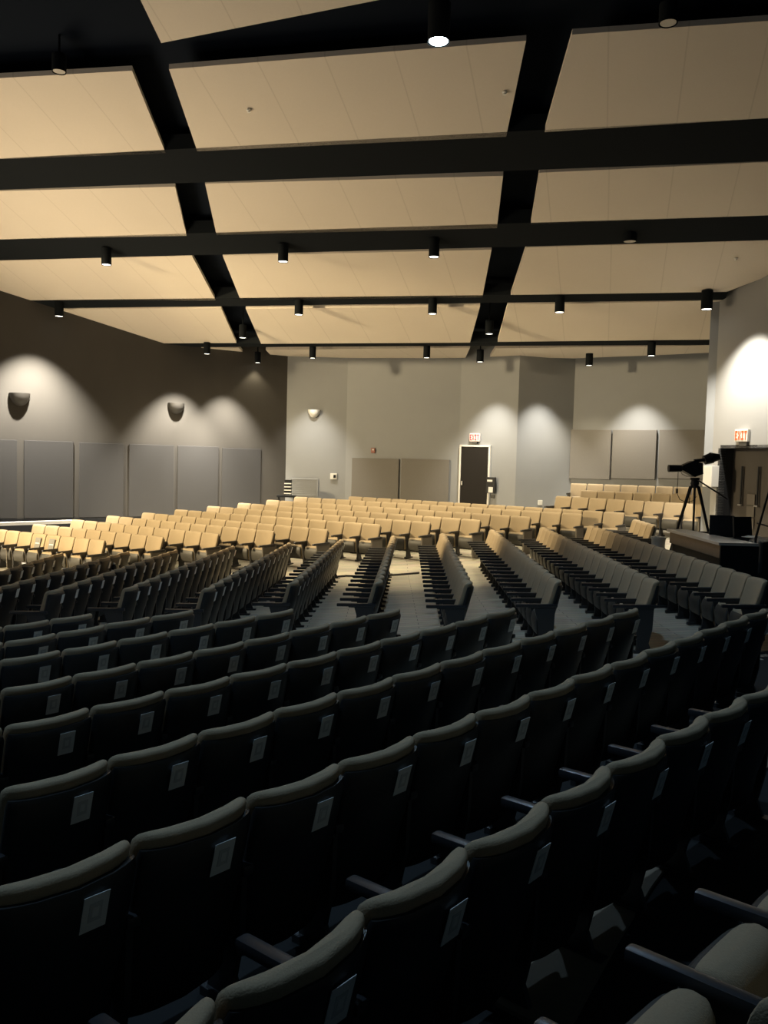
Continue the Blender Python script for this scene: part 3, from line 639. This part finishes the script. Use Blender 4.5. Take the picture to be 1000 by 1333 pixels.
# office chair silhouette in the desk area
p = at_Y(975, 735, 13.0); zc = fz(p.x, p.y); t = thing('office_chair', 'dark office chair standing behind the sloping row of grey seats', 'chair', (p.x, p.y, zc), .8)
bm = new(); box_bm(bm, 0, -.25, .95, .46, .07, .5, bevel=.03); obj('backrest', bm, 'dark', t); bm = new(); box_bm(bm, 0, 0, .5, .48, .46, .08, bevel=.03); obj('seat', bm, 'dark', t)
bm = new(); tube_bm(bm, (0, 0, .1), (0, 0, .48), .03); obj('column', bm, 'metal', t)
for k in range(5): bm = new(); a = k * 2 * math.pi / 5; tube_bm(bm, (0, 0, .11), (math.cos(a) * .3, math.sin(a) * .3, .06), .02); obj('leg', bm, 'metal', t)
# wall loudspeaker, white bin, white carton
wp = at_seg(931, 620, kp(0), kp(3)); dR, nR = wall_frame(kp(0), kp(3)); t = thing('wall_speaker', 'white loudspeaker box on the right wall behind the video camera', 'speaker', (wp.x + nR.x * .14, wp.y + nR.y * .14, wp.z), math.atan2(K1v.y, K1v.x))
bm = new(); box_bm(bm, 0, 0, 0, .3, .24, .54, bevel=.012); obj('cabinet', bm, 'white', t); bm = new(); box_bm(bm, .0, -.125, 0, .25, .01, .48); obj('grille', bm, 'white', t)
Yb = 17.2; p = at_Y(857.5, 700, Yb); zb = fz(p.x, p.y); hb = p.z - zb
t = thing('waste_bin', 'small white round bin beside the end of the control desk', 'bin', (p.x, p.y, zb)); bm = new(); lathe_bm(bm, [(0, 0), (.11, 0), (.14, hb), (.13, hb), (.10, .03), (0, .03)], 18); obj('bucket', bm, 'white', t, True)
bm = new(); lathe_bm(bm, [(.128, hb - .02), (.152, hb - .02), (.152, hb + .02), (.128, hb + .02), (.128, hb - .02)], 18); obj('rim', bm, 'white', t)
# trolley with trays in the far corner
Yr = 28.3; p = at_Y(375, 646, Yr); zr = fz(p.x, p.y); t = thing('tray_trolley', 'dark trolley with a stack of white trays in the room corner', 'trolley', (p.x, p.y, zr)); ht = p.z - zr
bm = new(); box_bm(bm, -.05, 0, ht, .62, .4, .06); obj('shelf', bm, 'dark', t)
for sx_ in (-.3, .2):
    for sy in (-.15, .15): bm = new(); tube_bm(bm, (sx_, sy, 0), (sx_, sy, ht), .02); obj('leg', bm, 'dark', t)
bm = new(); box_bm(bm, 0, 0, ht + .3, .22, .28, .5); obj('tray_rack', bm, 'dark', t)
for k in range(4): bm = new(); box_bm(bm, 0, -.02, ht + .10 + k * .11, .23, .30, .035); obj('tray', bm, 'white', t)
# drink can on the floor seat edge between the rows
p = at_Y(148.5, 742, 17.0); zz = p.z - .08
t = thing('water_bottle', 'small dark bottle with pale bands between the side-facing rows', 'bottle', (p.x, p.y, zz)); bm = new(); lathe_bm(bm, [(0, 0), (.045, 0), (.05, .02), (.05, .15), (.03, .19), (.02, .2), (0, .2)], 14); obj('body', bm, 'dark', t, True)
bm = new(); lathe_bm(bm, [(.051, .06), (.053, .06), (.053, .09), (.051, .09)], 14); lathe_bm(bm, [(.021, .2), (.024, .2), (.024, .225), (0, .225)], 14); obj('pale_band', bm, 'white', t)
# sprinkler heads under the ceiling boards
for px, py, lab in ((324, 144, 'tiny pale sprinkler head on the middle panel, nearest row'), (657, 121, 'tiny pale sprinkler head by the second gap, nearest row'), (958, 337, 'tiny pale sprinkler head on the panel by the right wall')):
    p = on_ceil(px, py, .03); bm = new(); lathe_bm(bm, [(.0, -.03), (.035, -.03), (.02, -.01), (.045, .0), (.045, .02), (0, .02)], 12); o = obj('sprinkler_head', bm, 'white'); o.location = p; tag(o, lab, 'sprinkler')
# cable lying across the aisle floor
pts = []
for px, py in ((428, 752.5), (450, 750.5), (470, 750), (500, 749), (520, 747.5), (546, 745)):
    q = at_H(px, py, 2.6); zq = fz(q.x, q.y)
    for _ in range(3): q = at_H(px, py, EYE - zq - .03); zq = fz(q.x, q.y)
    pts.append(Vector((q.x, q.y, zq + .025)))
bm = new(); path_bm(bm, pts, .022); o = obj('floor_cable', bm, 'dark'); tag(o, 'dark cable lying across the lit plank floor of the aisle', 'cable')
